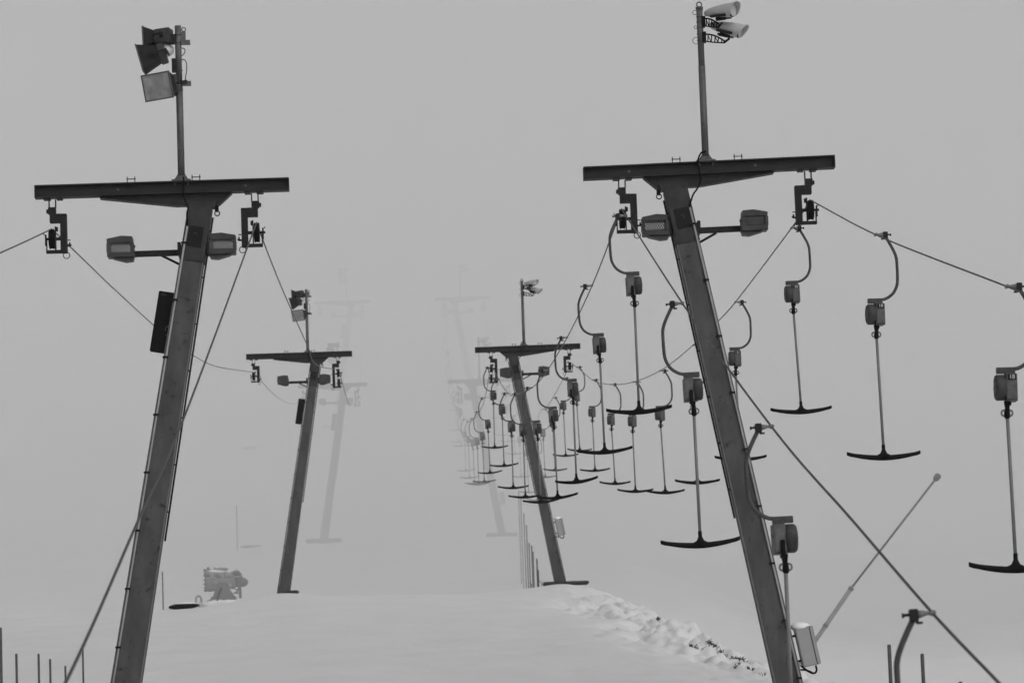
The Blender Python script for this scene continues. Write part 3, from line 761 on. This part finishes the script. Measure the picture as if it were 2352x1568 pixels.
# ------------------------------------------------------------------ marker stakes
def stake(px, ptop, pbot, Y, r, label, group, m=m_stake, lean=0):
    a = at(px, ptop, Y); zg = ground(a.x, a.y) - .15
    if pbot is not None: zg = min(at(px, pbot, Y).z, a.z-.3)
    h = a.z - zg
    o = MB(); o.tube([(-lean*h, 0, 0), (-lean*.5*h, 0, h*.5), (0, 0, h-.012), (0, 0, h)], [r, r, r, r*.72], 10)
    ob = o.build('stake', m); ob.location = (a.x, a.y, zg)
    tag(ob, label, 'stake', group)
G = 'stakes in the snow at the lower left'
for px, pt, Y, r, lab in ((1, 1440, 52, .022, 'tall dark stake cut by the left edge of the picture'), (37.5, 1500, 56, .020, 'dark stake second from the left edge in the lower left corner'),
        (88.5, 1500, 56, .019, 'straight dark stake in the middle of the lower left corner group'), (115, 1512, 58, .019, 'slightly shorter stake just right of the straight one at lower left'),
        (150, 1528, 60, .018, 'shortest stake of the lower left group beside the slanting rope'), (190, 1490, 62, .017, 'thin stake right of the slanting rope at lower left')):
    stake(px, pt, None, Y, r, lab, G)
stake(373, 1312, None, 106, .022, 'thin pale stake half hidden by the right edge of the left foreground column', 'stakes in the snow at the lower left', m_stakel)
stake(543, 1160, 1264, 152, .022, 'faint thin marker pole in the fog above the snow gun', 'marker poles in the fog', m_stake)
for px, pt, Y, lab in ((2042, 1479, 37, 'mottled stake at the lower right, the taller one left of its neighbour'), (2118, 1500, 38, 'plain dark stake at the lower right below the diagonal rope'), (2206, 1564, 38, 'stake at the bottom right with only its tip in view')):
    stake(px, pt, None, Y, .021, lab, 'stakes at the lower right')
for px, pt, Y, lab in ((1191, 1128, 142, 'first'), (1196, 1140, 139, 'second'), (1203, 1178, 134, 'third'), (1209, 1205, 130, 'fourth'), (1215, 1246, 127, 'fifth'), (1221, 1252, 124.5, 'sixth'), (1224, 1266, 123, 'seventh'), (1233, 1282, 119, 'eighth'), (1236, 1308, 118, 'nearest')):
    stake(px, pt, None, Y, .026, '%s pole in the pale row beside the second right tower, counted from the far end' % lab if lab != 'nearest' else 'nearest pole in the pale row beside the second right tower', 'row of poles beside the second right tower', m_stake)

# ------------------------------------------------------------------ dark lids poking out of the snow
def lid(px, py, Y, L, H, label, cap=False):
    a = at(px, py, Y)
    if Y < 120:                       # sits where its sight line meets the snow
        a = at(px, py+5, 104.5); a.z = ground(a.x, a.y) + .075
    o = empty('shaft_cover', (a.x, a.y, a.z), label, 'shaft cover', 'shaft covers left of the left lift')
    m = MB(); rings = []
    for u in [i/12 for i in range(13)]:
        x = (u-.5)*L; hh = H*(.12 + .88*math.sin(math.pi*(.04+u*.92))**.7)*.5*(1.15-.3*u)
        rings.append([(x, math.cos(2*math.pi*k/14)*L*.32*(.6+.4*math.sin(math.pi*u)), math.sin(2*math.pi*k/14)*hh + .035*(u-.5)) for k in range(14)])
    m.loft(rings); m.build('lid', m_black if not cap else m_conc, o)
    s_ = MB(); s_.blob((0.05, 0, H*.42), L*.42, L*.25, H*.22 if not cap else H*.5, 16, 8); s_.build('snow_cap', m_snowcap, o)
lid(423, 1386, 108, .92, .19, 'black rounded lid lying on the snow crest left of the second left tower')
lid(576, 1254, 160, .95, .14, 'faint snow capped lid in the fog beside the thin marker pole', True)
lid(575, 1028, 196, 1.0, .22, 'very faint snow capped lid high up in the fog', True)

# ------------------------------------------------------------------ fan snow gun behind the crest
def snow_gun():
    Y = 131.0; p0 = at(508, 1334, Y); k = Y/FP          # metres per picture unit
    T = empty('snow_gun', (p0.x, p0.y, p0.z-.85), 'fan snow gun with frost on it behind the crest left of the second left tower', 'snow gun')
    def L(px, py, y=0): return Vector(((px-508)*k, y, (1334-py)*k + .85))
    d = (L(545, 1330) - L(480, 1322))
    b = MB(); a, e = L(474, 1331), L(540, 1333)
    b.tube([a, a.lerp(e, .12), a.lerp(e, .5), a.lerp(e, .8), e], [.40, .42, .36, .31, .36], 24, cap=False)
    b.tube([a, a.lerp(e, .12)], [.38, .36], 24); b.tube([a.lerp(e, .85), a.lerp(e, .97)], [.30, .30], 24)
    for vtx in b.bm.verts: vtx.co += Vector((noise.noise(vtx.co*2.1), noise.noise(vtx.co*2.7+Vector((3,1,2))), noise.noise(vtx.co*2.4+Vector((7,5,1)))))*.075
    barrel = b.build('barrel', m_gun, T)
    random.seed(31)
    for i in range(9):
        q = MB(); q.blob(L(random.uniform(476, 545), random.uniform(1316, 1350), random.uniform(-.42, -.3)), random.uniform(.08, .16), .07, random.uniform(.07, .15), 12, 8, f=lambda v_: 1 + .5*noise.noise(v_*7))
        q.build('control_box' if i == 0 else 'frost_lump', m_gun if i % 3 else m_gund, barrel)
    r = MB()
    for i in range(16):
        t = 2*math.pi*i/16; c = a + Vector((-.03, math.cos(t)*.41, math.sin(t)*.41)); r.cyl(c, c + Vector((-.06, 0, 0)), .02, 6)
    r.ring(a + Vector((-.01, 0, 0)), .41, .03, axis='x', n=24); r.build('nozzle_ring', m_gund, barrel)
    c = MB()
    for i in range(12):
        t = 2*math.pi*i/12; q = Vector((0, math.cos(t), math.sin(t)))
        c.tube([e + q*.40, e + Vector((.12, 0, 0)) + q*.38, e + Vector((.24, 0, 0)) + q*.24, e + Vector((.27, 0, 0)) + q*.1], .012, 5)
    c.ring(e + Vector((.13, 0, 0)), .38, .012, axis='x', n=20); c.ring(e + Vector((.24, 0, 0)), .24, .012, axis='x', n=20)
    c.build('intake_cage', m_gund, barrel)
    mo = MB(); mo.tube([L(535, 1337), L(548, 1337), L(562, 1338), L(569, 1339)], [.18, .20, .17, .07], 16); mo.build('motor', m_gund, T)
    y = MB()
    for sg in (-1, 1):
        y.prism([(L(489, 0).x, L(0, 1371).z), (L(503, 0).x, L(0, 1339).z), (L(518, 0).x, L(0, 1339).z), (L(539, 0).x, L(0, 1372).z)], sg*.48-.03, sg*.48+.03)
    y.prism([(L(494, 0).x, L(0, 1374).z), (L(504, 0).x, L(0, 1352).z), (L(520, 0).x, L(0, 1352).z), (L(533, 0).x, L(0, 1374).z)], -.30, .30)
    y.box(L(485, 0).x, L(541, 0).x, -.5, .5, L(0, 1392).z, L(0, 1370).z)
    y.build('stand', m_gund, T, bevel=.01)
    s_ = MB(); s_.cyl(L(509, 1320), L(509, 1308), .04, 8); s_.blob(L(510, 1307), .26, .26, .07, 16, 8); s_.build('beacon', m_gun, T)
    s_ = MB(); s_.cyl(L(482, 1313), L(478, 1301), .045, 8); s_.cyl(L(491, 1311), L(496, 1303), .04, 8); s_.build('spray_arm', m_gund, T)
    s_ = MB(); s_.tube([L(551, 1345), L(551, 1374)], .05, 8); s_.tube([L(541, 1362), L(551, 1350)], .03, 8); s_.tube([L(535, 1362), L(551, 1362)], .025, 8); s_.build('support_leg', m_gund, T)
    s_ = MB(); s_.tube(smooth_path([L(510, 1352, -.56), L(505, 1362, -.58), L(502, 1372, -.58), L(500, 1384, -.56)], 4), .045, 8); s_.build('hose', m_black, T)
    s_ = MB(); s_.tube(smooth_path([L(487, 1376), L(478, 1380), L(468, 1384), L(455, 1390)], 4), .06, 8); s_.tube(smooth_path([L(449, 1384), L(450, 1370), L(456, 1366), L(461, 1372), L(462, 1388)], 4), .04, 8); s_.build('tow_hitch', m_gun, T)
    s_ = MB(); fz = lambda q: 1 + .35*noise.noise(q*4)
    s_.blob(L(500, 1312), .42, .30, .09, 18, 10, f=fz); s_.build('snow_cap', m_snowcap, T)
    s_ = MB(); s_.blob(L(514, 1388), .95, .85, .22, 20, 10, f=fz); s_.build('snow_cap', m_snowcap, T)
    return T
snow_gun()

# ------------------------------------------------------------------ snow lance on the right
def lance():
    Y = 119.0; a, b, c = at(1822, 1545, Y), at(1957, 1347, Y), at(2151, 1097, Y)
    T = empty('snow_lance', a, 'long slanting snow lance pole with a knob tip behind the diagonal rope', 'snow lance')
    b -= a; c -= a
    MB().tube([(0, 0, 0), b], .078, 12).build('lower_boom', m_gun, T)
    MB().tube([b*.98, c], .038, 10).build('upper_pole', m_gund, T)
    d = (c-b).normalized(); h = MB(); h.tube([c - d*.12, c - d*.05, c + d*.10, c + d*.16], [.06, .11, .12, .07], 12); h.build('nozzle_head', m_gund, T)
    h = MB()
    for t in (.55, .98): h.tube([b*t - d*.05, b*t + d*.05], .095, 10)
    h.build('collar', m_gund, T)
    g = ground(a.x, a.y) - a.z; h = MB(); h.tube([(0, 0, min(g, -.4)-.2), (0, 0, .05)], .10, 10); h.build('post', m_gund, T)
lance()

# ------------------------------------------------------------------ twigs beside the crest slab
for px, py, hgt, lab in ((1223, 1352, 20, 'small bare twig at the foot of the pole row'), (1246, 1348, 16, 'small bare twig left of the second right tower footing')):
    a = at(px, py, 109); k = 109/FP; T = MB()
    T.tube([(0, 0, -.15), (-.03, 0, .15), (-.09, 0, hgt*k)], [.012, .009, .004], 5)
    T.tube([(-.03, 0, .12), (.04, 0, .22)], [.008, .004], 5); T.tube([(-.05, 0, .18), (-.12, 0, .21)], [.006, .003], 5)
    o = T.build('twig', m_grass); o.location = a; tag(o, lab, 'twig', 'bare twigs on the crest')

# ------------------------------------------------------------------ air
def volume(name, density, verts, faces, col=.96):
    m = bpy.data.materials.new(name); m.use_nodes = True; n = m.node_tree; n.nodes.remove(n.nodes['Principled BSDF'])
    v = n.nodes.new('ShaderNodeVolumePrincipled'); v.inputs['Density'].default_value = density
    v.inputs['Color'].default_value = (col, col, col, 1); v.inputs['Anisotropy'].default_value = 0.0
    n.links.new(v.outputs[0], n.nodes['Material Output'].inputs['Volume'])
    me = bpy.data.meshes.new(name); me.from_pydata(verts, [], faces); me.materials.append(m)
    o = bpy.data.objects.new(name, me); C.objects.link(o); tag(o, kind='stuff')
    b_ = bmesh.new(); b_.from_mesh(me); bmesh.ops.recalc_face_normals(b_, faces=b_.faces); b_.to_mesh(me); b_.free()
    return o
def boxv(x0, x1, y0, y1, z0, z1):
    return [(x0,y0,z0),(x1,y0,z0),(x1,y1,z0),(x0,y1,z0),(x0,y0,z1),(x1,y0,z1),(x1,y1,z1),(x0,y1,z1)], [(0,1,2,3),(4,5,6,7),(0,1,5,4),(1,2,6,5),(2,3,7,6),(3,0,4,7)]
volume('haze', .0002, *boxv(-325, 325, -45, 565, -12, 150))
# the low cloud the upper slope runs into: its lower edge lies just behind the second pair of towers
foot_ = [(-310, 150), (-120, 140), (-25, 128.5), (30, 109.2), (70, 98), (310, 80), (310, 555), (-310, 555)]
n_ = len(foot_); vv = [(x, y, -9) for x, y in foot_] + [(x, y + 2, 56) for x, y in foot_]
ff = [tuple(range(n_)), tuple(range(n_, 2*n_))] + [(i, (i+1) % n_, n_+(i+1) % n_, n_+i) for i in range(n_)]
volume('cloud_bank', .032, vv, ff, 1.0)
